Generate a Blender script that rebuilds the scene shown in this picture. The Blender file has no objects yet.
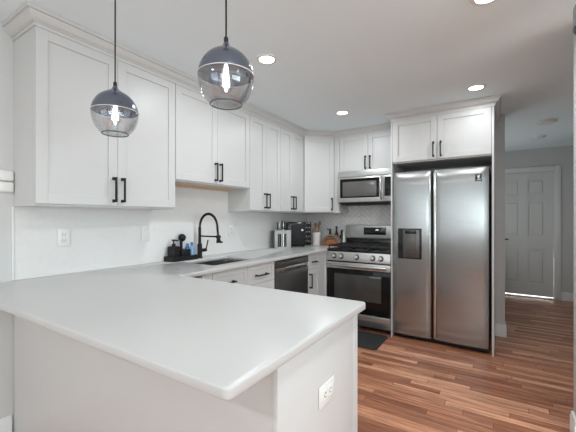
import bpy, bmesh, math, random
from mathutils import Vector, Matrix
R = math.radians
PI = math.pi
SC = bpy.context.scene
COL = SC.collection
random.seed(7)

# ------------------------------------------------------------------ camera
cam_d = bpy.data.cameras.new('camera')
cam = bpy.data.objects.new('camera', cam_d)
COL.objects.link(cam)
cam.location = (0, 0, 1.281)
cam.rotation_euler = (R(90), 0, R(32.686))
cam_d.sensor_width = 36
cam_d.sensor_fit = 'HORIZONTAL'
cam_d.lens = 328.6 / 576 * 36
cam_d.shift_y = 2.1 / 576
cam_d.clip_start = 0.02
SC.camera = cam

# ------------------------------------------------------------------ world, lights, exposure
SC.view_settings.view_transform = 'Standard'
SC.view_settings.look = 'None'
SC.view_settings.gamma = 1
SC.view_settings.use_curve_mapping = False
SC.view_settings.exposure = 0.43
w = bpy.data.worlds.new('world')
SC.world = w
w.use_nodes = True
w.node_tree.nodes['Background'].inputs[0].default_value = (0.93, 0.96, 1.0, 1)
w.node_tree.nodes['Background'].inputs[1].default_value = 0.35


def area(name, loc, rot, sx, sy, power, col=(1, 1, 1)):
    d = bpy.data.lights.new(name, 'AREA')
    d.shape = 'RECTANGLE'
    d.size = sx
    d.size_y = sy
    d.energy = power
    d.color = col
    o = bpy.data.objects.new(name, d)
    COL.objects.link(o)
    o.location = loc
    o.rotation_euler = rot
    return o


# daylight through the rear windows; the side and hall lights are added fills
area('daylight_rear', (-1.1, -2.97, 1.5), (R(90), 0, 0), 1.9, 1.3, 12, (0.855, 0.97, 1.0))
area('daylight_rear', (1.6, -2.85, 1.4), (R(132), 0, 0), 1.9, 1.3, 42, (0.855, 0.97, 1.0))
area('side_fill', (4.85, 0.2, 1.35), (R(132), 0, R(90)), 3.6, 1.7, 100, (0.855, 0.97, 1.0))  # assumed side window, added to light the left cabinets
area('hall_fill', (-0.8, 5.5, 1.3), (R(125), 0, R(-90)), 1.2, 1.4, 8, (0.92, 0.985, 1.0))  # added to lift the dim hall; the wall behind it is solid
area('daylight_behind_door', (0.36, 7.3, 0.35), (R(-90), 0, 0), 1.0, 0.6, 7, (1, 0.97, 0.93))

# ------------------------------------------------------------------ materials


def mat(name, col, rough=0.5, metal=0.0, noise=0.0, nscale=40.0, spec=0.5, coat=0.0, bump=0.0, stretch=None):
    m = bpy.data.materials.new(name)
    m.use_nodes = True
    nt = m.node_tree
    b = nt.nodes['Principled BSDF']
    b.inputs['Roughness'].default_value = rough
    b.inputs['Metallic'].default_value = metal
    b.inputs['Specular IOR Level'].default_value = spec
    b.inputs['Coat Weight'].default_value = coat
    tc = nt.nodes.new('ShaderNodeTexCoord')
    mp = nt.nodes.new('ShaderNodeMapping')
    if stretch:
        mp.inputs['Scale'].default_value = stretch
    n = nt.nodes.new('ShaderNodeTexNoise')
    n.inputs['Scale'].default_value = nscale
    n.inputs['Detail'].default_value = 4
    nt.links.new(tc.outputs['Object'], mp.inputs[0])
    nt.links.new(mp.outputs[0], n.inputs['Vector'])
    mx = nt.nodes.new('ShaderNodeMix')
    mx.data_type = 'RGBA'
    lo = tuple(max(0, c * (1 - noise)) for c in col)
    hi = tuple(min(1, c * (1 + noise)) for c in col)
    mx.inputs[6].default_value = (*lo, 1)
    mx.inputs[7].default_value = (*hi, 1)
    nt.links.new(n.outputs['Fac'], mx.inputs[0])
    nt.links.new(mx.outputs[2], b.inputs['Base Color'])
    if bump:
        bp = nt.nodes.new('ShaderNodeBump')
        bp.inputs['Strength'].default_value = bump
        bp.inputs['Distance'].default_value = 0.002
        nt.links.new(n.outputs['Fac'], bp.inputs['Height'])
        nt.links.new(bp.outputs[0], b.inputs['Normal'])
    return m


def emit(name, col, s):
    m = bpy.data.materials.new(name)
    m.use_nodes = True
    b = m.node_tree.nodes['Principled BSDF']
    b.inputs['Base Color'].default_value = (*col, 1)
    b.inputs['Emission Color'].default_value = (*col, 1)
    b.inputs['Emission Strength'].default_value = s
    return m


def glass(name, tint, facing=0.25):
    m = bpy.data.materials.new(name)
    m.use_nodes = True
    nt = m.node_tree
    nt.nodes.remove(nt.nodes['Principled BSDF'])
    out = nt.nodes['Material Output']
    t = nt.nodes.new('ShaderNodeBsdfTransparent')
    t.inputs[0].default_value = (*tint, 1)
    g = nt.nodes.new('ShaderNodeBsdfGlossy')
    g.inputs['Roughness'].default_value = 0.04
    lw = nt.nodes.new('ShaderNodeLayerWeight')
    lw.inputs[0].default_value = facing
    mr = nt.nodes.new('ShaderNodeMapRange')
    mr.inputs[3].default_value = 0.04
    mr.inputs[4].default_value = 0.6
    nt.links.new(lw.outputs['Facing'], mr.inputs[0])
    mx = nt.nodes.new('ShaderNodeMixShader')
    nt.links.new(mr.outputs[0], mx.inputs[0])
    nt.links.new(t.outputs[0], mx.inputs[1])
    nt.links.new(g.outputs[0], mx.inputs[2])
    nt.links.new(mx.outputs[0], out.inputs[0])
    return m


M = {}
M['wall'] = mat('wall_paint', (0.62, 0.62, 0.612), 0.6, noise=0.015, nscale=3)
M['ceiling'] = mat('ceiling_paint', (0.86, 0.95, 0.985), 0.8, noise=0.015, nscale=2)
M['trim'] = mat('trim_paint', (0.8, 0.8, 0.79), 0.4, noise=0.01)
M['cab'] = mat('cabinet_paint', (0.61, 0.61, 0.605), 0.38, noise=0.01, nscale=8)
M['cabin'] = mat('cabinet_interior', (0.66, 0.5, 0.36), 0.5, noise=0.12, nscale=12, stretch=(1, 8, 8))
M['black'] = mat('black_metal', (0.008, 0.008, 0.008), 0.45, noise=0.2, spec=0.3)
M['blackgloss'] = mat('black_enamel', (0.008, 0.008, 0.009), 0.16, noise=0.2)
M['blackplastic'] = mat('black_plastic', (0.012, 0.012, 0.014), 0.5, noise=0.2, spec=0.3)
M['iron'] = mat('cast_iron', (0.012, 0.012, 0.012), 0.6, noise=0.4, nscale=150, bump=0.2)
M['steel'] = mat('brushed_steel', (0.56, 0.56, 0.55), 0.38, 0.8, noise=0.07, nscale=6, stretch=(1, 1, 60))
M['brushed'] = mat('brushed_fridge_steel', (0.37, 0.375, 0.375), 0.26, 0.88, noise=0.22, nscale=5, stretch=(1, 1, 70))  # strong colour streaks imitate horizontal reflection bands besides the brushed grain
_nt = M['brushed'].node_tree
_b = _nt.nodes['Principled BSDF']
_b.inputs['Anisotropic'].default_value = 0.9
_t = _nt.nodes.new('ShaderNodeTangent')
_t.direction_type = 'RADIAL'
_t.axis = 'Z'
_nt.links.new(_t.outputs[0], _b.inputs['Tangent'])
M['steelv'] = mat('steel_trim', (0.6, 0.6, 0.59), 0.25, 1.0, noise=0.05)
M['darksteel'] = mat('dark_steel', (0.13, 0.127, 0.123), 0.34, 0.75, noise=0.1, nscale=6, stretch=(1, 1, 60))
M['ovenglass'] = mat('oven_glass', (0.008, 0.008, 0.008), 0.08, noise=0.1, spec=0.22)
M['ovenwin'] = mat('oven_window', (0.055, 0.054, 0.052), 0.06, noise=0.15, nscale=5, spec=0.5)
M['mwwin'] = mat('microwave_window', (0.11, 0.105, 0.1), 0.2, noise=0.1, nscale=300)
M['display'] = mat('display_glass', (0.01, 0.01, 0.011), 0.1, noise=0.1)
M['white'] = mat('white_plastic', (0.8, 0.8, 0.78), 0.35, noise=0.01)
M['slot'] = mat('dark_slot', (0.05, 0.05, 0.05), 0.6, noise=0.1)
M['ceramic'] = mat('white_ceramic', (0.78, 0.72, 0.71), 0.3, noise=0.02)
M['wood'] = mat('utensil_wood', (0.22, 0.115, 0.065), 0.5, noise=0.25, nscale=20, stretch=(6, 6, 1))
M['woodlight'] = mat('pale_wood', (0.4, 0.27, 0.18), 0.5, noise=0.2, nscale=20, stretch=(6, 6, 1))
M['copper'] = mat('warm_wood', (0.34, 0.125, 0.055), 0.25, noise=0.6, nscale=16, stretch=(1, 1, 5))
M['grain'] = mat('grained_wood', (0.25, 0.165, 0.125), 0.4, noise=0.4, nscale=20, stretch=(1, 1, 6))
M['acrylic'] = mat('grey_block', (0.42, 0.42, 0.41), 0.25, noise=0.05)
M['blue'] = mat('blue_soap', (0.05, 0.2, 0.5), 0.2, noise=0.2, nscale=25)
M['bluepale'] = mat('pale_blue_plastic', (0.2, 0.36, 0.58), 0.3, noise=0.1)
M['rubber'] = mat('mat_rubber', (0.022, 0.023, 0.023), 0.7, noise=0.2, nscale=100, bump=0.2)
M['door'] = mat('door_paint', (0.74, 0.74, 0.725), 0.45, noise=0.01)
M['tile'] = mat('white_tile', (0.81, 0.798, 0.785), 0.25, noise=0.05, nscale=9)
M['grout_dark'] = mat('grey_grout', (0.4, 0.4, 0.39), 0.8, noise=0.05)
M['grout'] = mat('grout', (0.78, 0.77, 0.76), 0.8, noise=0.04)
M['smoke'] = mat('smoked_chrome', (0.18, 0.205, 0.26), 0.2, 0.85, noise=0.2, nscale=5)
M['glass'] = glass('clear_smoke_glass', (0.955, 0.958, 0.965), 0.3)
M['bulbglass'] = glass('bulb_glass', (0.97, 0.97, 0.97), 0.2)
M['rim'] = mat('glass_rim', (0.1, 0.105, 0.11), 0.15, noise=0.1)
M['filament'] = emit('filament', (1.0, 0.93, 0.82), 14)
M['led'] = emit('led_diffuser', (1.0, 0.97, 0.92), 14)
M['greydot'] = emit('indicator', (0.9, 0.95, 1.0), 0.4)
M['darkgrey'] = mat('dark_grey_metal', (0.06, 0.06, 0.06), 0.4, 0.3, noise=0.2)
M['picture'] = mat('picture_dark', (0.08, 0.08, 0.085), 0.4, noise=0.6, nscale=6)
M['sink'] = mat('sink_steel', (0.5, 0.495, 0.48), 0.25, 1.0, noise=0.1)
M['door_light_strip'] = mat('under_door_light', (0.85, 0.8, 0.74), 0.3, noise=0.05)  # pale colour stands for light leaking under the hall door


def quartz():
    m = mat('quartz', (0.535, 0.533, 0.526), 0.28, noise=0.025, nscale=6)
    nt = m.node_tree
    b = nt.nodes['Principled BSDF']
    src = b.inputs['Base Color'].links[0].from_socket
    tc = nt.nodes.new('ShaderNodeTexCoord')
    n1 = nt.nodes.new('ShaderNodeTexNoise')
    n1.inputs['Scale'].default_value = 3.2
    n1.inputs['Detail'].default_value = 8
    n1.inputs['Distortion'].default_value = 1.4
    nt.links.new(tc.outputs['Object'], n1.inputs['Vector'])
    s = nt.nodes.new('ShaderNodeMath'); s.operation = 'SUBTRACT'; s.inputs[1].default_value = 0.5
    a = nt.nodes.new('ShaderNodeMath'); a.operation = 'ABSOLUTE'
    r = nt.nodes.new('ShaderNodeMapRange')
    r.inputs[1].default_value = 0.0; r.inputs[2].default_value = 0.012
    r.inputs[3].default_value = 0.6; r.inputs[4].default_value = 0.0
    n2 = nt.nodes.new('ShaderNodeTexNoise'); n2.inputs['Scale'].default_value = 2.3
    nt.links.new(tc.outputs['Object'], n2.inputs['Vector'])
    r2 = nt.nodes.new('ShaderNodeMapRange')
    r2.inputs[1].default_value = 0.5; r2.inputs[2].default_value = 0.68
    mu = nt.nodes.new('ShaderNodeMath'); mu.operation = 'MULTIPLY'
    mx = nt.nodes.new('ShaderNodeMix'); mx.data_type = 'RGBA'
    mx.inputs[7].default_value = (0.5, 0.5, 0.5, 1)
    L = nt.links.new
    L(n1.outputs['Fac'], s.inputs[0]); L(s.outputs[0], a.inputs[0]); L(a.outputs[0], r.inputs[0])
    L(n2.outputs['Fac'], r2.inputs[0]); L(r.outputs[0], mu.inputs[0]); L(r2.outputs[0], mu.inputs[1])
    L(mu.outputs[0], mx.inputs[0]); L(src, mx.inputs[6]); L(mx.outputs[2], b.inputs['Base Color'])
    return m


M['quartz'] = quartz()


def hardwood():
    m = bpy.data.materials.new('hardwood')
    m.use_nodes = True
    nt = m.node_tree
    L = nt.links.new
    b = nt.nodes['Principled BSDF']
    tc = nt.nodes.new('ShaderNodeTexCoord')
    br = nt.nodes.new('ShaderNodeTexBrick')
    br.inputs['Color1'].default_value = (0, 0, 0, 1)
    br.inputs['Color2'].default_value = (1, 1, 1, 1)
    br.inputs['Mortar'].default_value = (0.5, 0.5, 0.5, 1)
    br.inputs['Scale'].default_value = 1
    br.inputs['Mortar Size'].default_value = 0.0013
    br.inputs['Mortar Smooth'].default_value = 0.1
    br.inputs['Bias'].default_value = 0
    br.inputs['Brick Width'].default_value = 0.75
    br.inputs['Row Height'].default_value = 0.062
    br.offset = 0.0
    br.offset_frequency = 2
    br.squash = 1.0
    br.squash_frequency = 4
    sp = nt.nodes.new('ShaderNodeSeparateXYZ')
    L(tc.outputs['Object'], sp.inputs[0])
    dv = nt.nodes.new('ShaderNodeMath'); dv.operation = 'DIVIDE'; dv.inputs[1].default_value = 0.062
    fl = nt.nodes.new('ShaderNodeMath'); fl.operation = 'FLOOR'
    wn = nt.nodes.new('ShaderNodeTexWhiteNoise'); wn.noise_dimensions = '1D'
    ma = nt.nodes.new('ShaderNodeMath'); ma.operation = 'MULTIPLY_ADD'; ma.inputs[1].default_value = 7.3
    cb = nt.nodes.new('ShaderNodeCombineXYZ')
    L(sp.outputs['Y'], dv.inputs[0]); L(dv.outputs[0], fl.inputs[0]); L(fl.outputs[0], wn.inputs['W'])
    L(wn.outputs['Value'], ma.inputs[0]); L(sp.outputs['X'], ma.inputs[2])
    L(ma.outputs[0], cb.inputs[0]); L(sp.outputs['Y'], cb.inputs[1])
    L(cb.outputs[0], br.inputs['Vector'])
    ramp = nt.nodes.new('ShaderNodeValToRGB')
    e = ramp.color_ramp.elements
    e[0].position = 0; e[0].color = (0.27, 0.098, 0.05, 1)
    e[1].position = 1; e[1].color = (0.68, 0.345, 0.205, 1)
    for p, c in ((0.3, (0.4, 0.162, 0.087, 1)), (0.7, (0.5, 0.222, 0.125, 1))):
        q = e.new(p); q.color = c
    L(br.outputs['Color'], ramp.inputs[0])
    mp = nt.nodes.new('ShaderNodeMapping')
    mp.inputs['Scale'].default_value = (2.2, 26, 1)
    L(cb.outputs[0], mp.inputs[0])
    # shift the grain from board to board
    ad = nt.nodes.new('ShaderNodeVectorMath'); ad.operation = 'MULTIPLY_ADD'
    ad.inputs[1].default_value = (9, 9, 9)
    L(br.outputs['Color'], ad.inputs[0]); L(mp.outputs[0], ad.inputs[2])
    n = nt.nodes.new('ShaderNodeTexNoise')
    n.inputs['Scale'].default_value = 1.6
    n.inputs['Detail'].default_value = 7
    n.inputs['Distortion'].default_value = 0.6
    L(ad.outputs[0], n.inputs['Vector'])
    gr = nt.nodes.new('ShaderNodeMapRange')
    gr.inputs[1].default_value = 0.25; gr.inputs[2].default_value = 0.75
    gr.inputs[3].default_value = 0.5; gr.inputs[4].default_value = 1.45
    L(n.outputs['Fac'], gr.inputs[0])
    mul = nt.nodes.new('ShaderNodeMix'); mul.data_type = 'RGBA'; mul.blend_type = 'MULTIPLY'
    mul.inputs[0].default_value = 1
    L(ramp.outputs[0], mul.inputs[6]); L(gr.outputs[0], mul.inputs[7])
    gap = nt.nodes.new('ShaderNodeMix'); gap.data_type = 'RGBA'
    gap.inputs[7].default_value = (0.035, 0.015, 0.008, 1)
    L(br.outputs['Fac'], gap.inputs[0]); L(mul.outputs[2], gap.inputs[6])
    L(gap.outputs[2], b.inputs['Base Color'])
    b.inputs['Roughness'].default_value = 0.33
    bp = nt.nodes.new('ShaderNodeBump'); bp.inputs['Strength'].default_value = 0.25
    bp.inputs['Distance'].default_value = 0.001; bp.invert = True
    L(br.outputs['Fac'], bp.inputs['Height']); L(bp.outputs[0], b.inputs['Normal'])
    return m


M['floor'] = hardwood()

# ------------------------------------------------------------------ mesh helpers


def new():
    return bmesh.new()


def merge(bm, b2, mtx=None):
    if mtx is not None:
        bmesh.ops.transform(b2, matrix=mtx, verts=b2.verts)
    me = bpy.data.meshes.new('tmp')
    b2.to_mesh(me)
    b2.free()
    bm.from_mesh(me)
    bpy.data.meshes.remove(me)


def bx(bm, x0, x1, y0, y1, z0, z1, bev=0.0, seg=2, mtx=None):
    b = new()
    bmesh.ops.create_cube(b, size=1)
    for v in b.verts:
        v.co = Vector(((x0 + x1) / 2 + v.co.x * (x1 - x0), (y0 + y1) / 2 + v.co.y * (y1 - y0), (z0 + z1) / 2 + v.co.z * (z1 - z0)))
    if bev:
        bmesh.ops.bevel(b, geom=b.edges[:], offset=bev, segments=seg, affect='EDGES', profile=0.5)
    merge(bm, b, mtx)
    return bm


def box(x0, x1, y0, y1, z0, z1, bev=0.0, seg=2):
    return bx(new(), x0, x1, y0, y1, z0, z1, bev, seg)


def lathe(bm, prof, seg=32, c=(0, 0, 0), mtx=None, cap=True):
    b = new()
    rings = []
    for r, z in prof:
        if r < 1e-6:
            rings.append([b.verts.new((0, 0, z))])
        else:
            rings.append([b.verts.new((r * math.cos(2 * PI * i / seg), r * math.sin(2 * PI * i / seg), z)) for i in range(seg)])
    for a, d in zip(rings, rings[1:]):
        if len(a) == 1 and len(d) == 1:
            continue
        for i in range(seg):
            j = (i + 1) % seg
            if len(a) == 1:
                b.faces.new((a[0], d[j], d[i]))
            elif len(d) == 1:
                b.faces.new((a[i], a[j], d[0]))
            else:
                b.faces.new((a[i], a[j], d[j], d[i]))
    if cap:
        if len(rings[0]) > 1:
            b.faces.new(rings[0][::-1])
        if len(rings[-1]) > 1:
            b.faces.new(rings[-1])
    bmesh.ops.recalc_face_normals(b, faces=b.faces)
    merge(bm, b, (mtx if mtx is not None else Matrix.Identity(4)) if c == (0, 0, 0) else Matrix.Translation(c) @ (mtx or Matrix.Identity(4)))
    return bm


def tube(bm, pts, r, seg=8, rs=None):
    pts = [Vector(p) for p in pts]
    b = new()
    rings = []
    t = (pts[1] - pts[0]).normalized()
    up = Vector((0, 0, 1)) if abs(t.z) < 0.9 else Vector((1, 0, 0))
    n = t.cross(up).normalized()
    for k, p in enumerate(pts):
        if k == 0:
            t2 = (pts[1] - pts[0]).normalized()
        elif k == len(pts) - 1:
            t2 = (pts[-1] - pts[-2]).normalized()
        else:
            t2 = (pts[k + 1] - pts[k - 1]).normalized()
        n = (n - t2 * n.dot(t2)).normalized()
        m = t2.cross(n)
        rr = rs[k] if rs else r
        rings.append([b.verts.new(p + n * rr * math.cos(2 * PI * i / seg) + m * rr * math.sin(2 * PI * i / seg)) for i in range(seg)])
    for a, d in zip(rings, rings[1:]):
        for i in range(seg):
            j = (i + 1) % seg
            b.faces.new((a[i], a[j], d[j], d[i]))
    b.faces.new(rings[0][::-1])
    b.faces.new(rings[-1])
    bmesh.ops.recalc_face_normals(b, faces=b.faces)
    merge(bm, b)
    return bm


def prism(bm, poly, z0, z1, bev=0.0, vb=0.0, mtx=None):
    """polygon in xy extruded in z; vb rounds the vertical edges listed by corner, bev the rest"""
    b = new()
    lo = [b.verts.new((x, y, z0)) for x, y in poly]
    hi = [b.verts.new((x, y, z1)) for x, y in poly]
    n = len(poly)
    b.faces.new(lo[::-1])
    b.faces.new(hi)
    ve = []
    for i in range(n):
        j = (i + 1) % n
        b.faces.new((lo[i], lo[j], hi[j], hi[i]))
    bmesh.ops.recalc_face_normals(b, faces=b.faces)
    if vb:
        vs = [e for e in b.edges if abs(e.verts[0].co.z - e.verts[1].co.z) > 1e-6]
        bmesh.ops.bevel(b, geom=vs, offset=vb, segments=5, affect='EDGES', profile=0.5)
    if bev:
        es = [e for e in b.edges if abs(e.verts[0].co.z - e.verts[1].co.z) < 1e-6]
        bmesh.ops.bevel(b, geom=es, offset=bev, segments=3, affect='EDGES', profile=0.5)
    merge(bm, b, mtx)
    return bm


def sweep_h(bm, path, prof):
    """profile of (out, z) swept along a horizontal path; out is to the right of travel, mitred"""
    P = [Vector((x, y)) for x, y in path]
    offs = []
    for i in range(len(P)):
        ns = []
        if i > 0:
            d = (P[i] - P[i - 1]).normalized(); ns.append(Vector((d.y, -d.x)))
        if i < len(P) - 1:
            d = (P[i + 1] - P[i]).normalized(); ns.append(Vector((d.y, -d.x)))
        if len(ns) == 2:
            s = (ns[0] + ns[1]); offs.append(s / (1 + ns[0].dot(ns[1])))
        else:
            offs.append(ns[0])
    b = new()
    rows = [[b.verts.new((p.x + o.x * u, p.y + o.y * u, z)) for u, z in prof] for p, o in zip(P, offs)]
    k = len(prof)
    for a, d in zip(rows, rows[1:]):
        for i in range(k):
            j = (i + 1) % k
            b.faces.new((a[i], a[j], d[j], d[i]))
    b.faces.new(rows[0][::-1])
    b.faces.new(rows[-1])
    bmesh.ops.recalc_face_normals(b, faces=b.faces)
    merge(bm, b)
    return bm


def obj(name, bm, m, parent=None, label=None, sharp=35):
    me = bpy.data.meshes.new(name)
    bm.to_mesh(me)
    bm.free()
    for p in me.polygons:
        p.use_smooth = True
    me.set_sharp_from_angle(angle=R(sharp))
    me.materials.append(m)
    o = bpy.data.objects.new(name, me)
    COL.objects.link(o)
    if parent:
        o.parent = parent
    if label:
        o['label'] = label
    return o


def thing(name, label, cat, loc=(0, 0, 0), rz=0.0, group=None):
    o = bpy.data.objects.new(name, None)
    o.empty_display_size = 0.05
    COL.objects.link(o)
    o.location = loc
    o.rotation_euler = (0, 0, rz)
    o['label'] = label
    o['category'] = cat
    if group:
        o['group'] = group
    return o


def tag(o, label, cat, group=None):
    o['label'] = label
    o['category'] = cat
    if group:
        o['group'] = group
    return o


def dup(root, loc, rz, label, group=None):
    r = root.copy()
    COL.objects.link(r)
    r.location = loc
    r.rotation_euler = (0, 0, rz)
    r['label'] = label
    if group:
        r['group'] = group
    for ch in list(root.children):
        c = ch.copy(); COL.objects.link(c); c.parent = r
        for g in list(ch.children):
            d = g.copy(); COL.objects.link(d); d.parent = c
    return r


def struct(name, bm, m, parent=None):
    o = obj(name, bm, m, parent)
    if not parent:
        o['kind'] = 'structure'
    return o


# ------------------------------------------------------------------ the room
XL, YB, ZC = -2.40, 4.25, 2.40      # left wall, back wall, ceiling
YR, XR = -3.0, 5.0                  # walls behind and right of the camera
HB, HX = 6.6, 0.975                 # hall end wall, hall right wall
CT = 0.914                          # countertop height
struct('floor', box(XL - 0.1, XR + 0.1, YR - 0.1, 7.6, -0.06, 0), M['floor'])
struct('ceiling', box(XL - 0.1, XR + 0.1, YR - 0.1, 7.6, ZC, ZC + 0.08), M['ceiling'])
struct('wall_left', box(XL - 0.1, XL, YR - 0.1, YB + 0.12, 0, ZC), M['wall'])
struct('wall_back', box(XL, 0.055, YB, YB + 0.12, 0, ZC, 0.002), M['wall'])
wr = new()
bx(wr, 0.375, XR + 0.1, 2.45, 2.57, 0, ZC, 0.002)
struct('wall_right', wr, M['wall'])
# unseen far right wall; its window opening is added for the side light
w2 = new()
bx(w2, XR, XR + 0.1, YR, -1.7, 0, ZC); bx(w2, XR, XR + 0.1, 2.1, 2.45, 0, ZC)
bx(w2, XR, XR + 0.1, -1.7, 2.1, 0, 0.5); bx(w2, XR, XR + 0.1, -1.7, 2.1, 2.25, ZC)
struct('wall_far_right', w2, M['wall'])
w3 = new()
bx(w3, XL, -2.05, YR - 0.1, YR, 0, ZC); bx(w3, -0.15, 0.65, YR - 0.1, YR, 0, ZC); bx(w3, 2.55, XR, YR - 0.1, YR, 0, ZC)
bx(w3, -2.05, -0.15, YR - 0.1, YR, 0, 0.85); bx(w3, 0.65, 2.55, YR - 0.1, YR, 0, 0.85)
bx(w3, -2.05, -0.15, YR - 0.1, YR, 2.15, ZC); bx(w3, 0.65, 2.55, YR - 0.1, YR, 2.15, ZC)
struct('wall_rear', w3, M['wall'])
for i, x0 in enumerate((-2.05, 0.65)):
    f = new()
    bx(f, x0, x0 + 0.05, YR - 0.06, YR - 0.01, 0.85, 2.15); bx(f, x0 + 1.85, x0 + 1.9, YR - 0.06, YR - 0.01, 0.85, 2.15)
    bx(f, x0 + 0.05, x0 + 1.85, YR - 0.06, YR - 0.01, 0.85, 0.9); bx(f, x0 + 0.05, x0 + 1.85, YR - 0.06, YR - 0.01, 2.1, 2.15)
    bx(f, x0 + 0.05, x0 + 1.85, YR + 0.045, YR + 0.07, 1.2, 1.25); bx(f, x0 + 0.92, x0 + 0.98, YR + 0.045, YR + 0.07, 0.86, 2.155)
    struct('window_%d' % (i + 1), f, M['trim'])
# hall
struct('wall_hall_left', box(-0.95, -0.85, YB + 0.12, HB, 0, ZC), M['wall'])
struct('wall_hall_right', box(HX, HX + 0.1, 2.57, HB, 0, ZC), M['wall'])
DX0, DX1, DZ = -0.035, 0.728, 2.02
wh = new()
bx(wh, -0.95, DX0 - 0.03, HB, HB + 0.12, 0, ZC); bx(wh, DX1 + 0.03, HX + 0.1, HB, HB + 0.12, 0, ZC)
bx(wh, DX0 - 0.03, DX1 + 0.03, HB, HB + 0.12, DZ + 0.03, ZC)
struct('wall_hall_end', wh, M['wall'])
# hall door: six panels
dr = new()
W = DX1 - DX0
y0, y1 = HB + 0.02, HB + 0.055
zb, zt_ = 0.03, DZ
rails = [(zb, 0.22), (0.78, 0.98), (1.56, 1.66), (1.9, zt_)]
for a, b in rails:
    bx(dr, DX0, DX1, y0, y1, a, b)
st = [(DX0, DX0 + 0.11), (DX0 + W / 2 - 0.055, DX0 + W / 2 + 0.055), (DX1 - 0.11, DX1)]
for a, b in st:
    for (_, zlo), (zhi, _) in zip(rails, rails[1:]):
        bx(dr, a, b, y0, y1, zlo, zhi)
for a, b in ((st[0][1], st[1][0]), (st[1][1], st[2][0])):
    for (_, zlo), (zhi, _) in zip(rails, rails[1:]):
        bx(dr, a, b, y0 + 0.014, y1, zlo, zhi)
        bx(dr, a + 0.03, b - 0.03, y0 + 0.003, y0 + 0.02, zlo + 0.03, zhi - 0.03, 0.006, 1)
door = struct('door_1', dr, M['door'])
hl = new()
lathe(hl, [(0.026, 0), (0.026, 0.008), (0.012, 0.012), (0.01, 0.045)], 20, (DX0 + 0.07, y0, 0.93), Matrix.Rotation(PI / 2, 4, 'X'))
bx(hl, DX0 + 0.062, DX0 + 0.17, y0 - 0.052, y0 - 0.038, 0.922, 0.938, 0.004)
obj('door_handle', hl, M['black'], door)
cs = new()
bx(cs, DX0 - 0.085, DX0 - 0.012, HB - 0.018, HB, 0, DZ + 0.085, 0.004)
bx(cs, DX1 + 0.012, DX1 + 0.085, HB - 0.018, HB, 0, DZ + 0.085, 0.004)
bx(cs, DX0 - 0.012, DX1 + 0.012, HB - 0.018, HB, DZ + 0.012, DZ + 0.085, 0.004)
bx(cs, DX0 - 0.03, DX0 - 0.004, HB, HB + 0.1, 0, DZ + 0.02); bx(cs, DX1 + 0.004, DX1 + 0.03, HB, HB + 0.1, 0, DZ + 0.02)
bx(cs, DX0 - 0.004, DX1 + 0.004, HB, HB + 0.1, DZ + 0.004, DZ + 0.03)
struct('trim_1', cs, M['trim'])
struct('trim_2', box(DX0 - 0.004, DX1 + 0.004, HB - 0.01, HB + 0.12, 0, 0.012, 0.003), M['door_light_strip'])  # added pale strip where light shows under the door


def baseboard(name, path):
    b = new()
    sweep_h(b, path, [(0, 0), (0.015, 0), (0.015, 0.1), (0.01, 0.112), (0.01, 0.125), (0.0, 0.13)])
    return struct(name, b, M['trim'])


baseboard('baseboard_left', [(XL, YR), (XL, 0.742)])
baseboard('baseboard_back', [(-0.035, YB), (0.055, YB), (0.055, YB + 0.12), (-0.85, YB + 0.12)])
baseboard('baseboard_right', [(HX, 2.57), (0.375, 2.57), (0.375, 2.45), (XR, 2.45)])
baseboard('baseboard_hall_end', [(DX1 + 0.086, HB), (HX, HB)])
baseboard('baseboard_hall_right', [(HX, HB - 0.016), (HX, 2.59)])

# ------------------------------------------------------------------ herringbone tile


def herring(name, u0, u1, v0, v1, g, to_world):
    """tiles laid at 45 degrees, cut to the rectangle; to_world maps (u, v, out)"""
    Wt, n, th = 0.05, 4, (0.0028 if g < 0.001 else 0.0045)
    b = new()
    c45 = math.cos(PI / 4)
    cu, cv = (u0 + u1) / 2, (v0 + v1) / 2
    ru, rv = (u1 - u0) / 2, (v1 - v0) / 2
    N = int(max(ru, rv) / Wt * 1.6) + 12

    def put(x0, x1, y0, y1):
        mx, my = (x0 + x1) / 2 * Wt, (y0 + y1) / 2 * Wt
        U, V = (mx - my) * c45, (mx + my) * c45
        if abs(U) > ru + 0.13 or abs(V) > rv + 0.13:
            return
        bx(b, x0 * Wt + g / 2, x1 * Wt - g / 2, y0 * Wt + g / 2, y1 * Wt - g / 2, 0, th)
    for k in range(-N, N):
        for j in range(-N // 4, N // 4 + 1):
            s = 2 * n * j
            put(k + s, k + s + n, k, k + 1)
            put(k + n + s, k + n + 1 + s, k - n + 1, k + 1)
    bmesh.ops.rotate(b, cent=(0, 0, 0), matrix=Matrix.Rotation(PI / 4, 3, 'Z'), verts=b.verts)
    for co, no in (((ru, 0, 0), (1, 0, 0)), ((-ru, 0, 0), (-1, 0, 0)), ((0, rv, 0), (0, 1, 0)), ((0, -rv, 0), (0, -1, 0))):
        bmesh.ops.bisect_plane(b, geom=b.verts[:] + b.edges[:] + b.faces[:], plane_co=co, plane_no=no, clear_outer=True)
    for v in b.verts:
        v.co = Vector(to_world(cu + v.co.x, cv + v.co.y, 0.002 + v.co.z))
    bmesh.ops.recalc_face_normals(b, faces=b.faces)
    t = struct(name, b, M['tile'])
    gbm = new()
    p0, p1 = to_world(u0, v0, 0.0), to_world(u1, v1, 0.005)
    bx(gbm, min(p0[0], p1[0]), max(p0[0], p1[0]), min(p0[1], p1[1]), max(p0[1], p1[1]), v0, v1)
    obj('grout', gbm, M['grout' if g < 0.001 else 'grout_dark'], t)
    return t


herring('trim_3', 0.757, YB, CT + 0.001, 1.6, 0.0005, lambda u, v, o: (XL + o, u, v))
herring('trim_4', XL + 0.008, -0.985, CT + 0.001, 1.9, 0.0032, lambda u, v, o: (u, YB - o, v))
struct('trim_5', box(XL, XL + 0.009, 0.744, 0.756, CT + 0.001, 1.349, 0.002), M['trim'])

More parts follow.
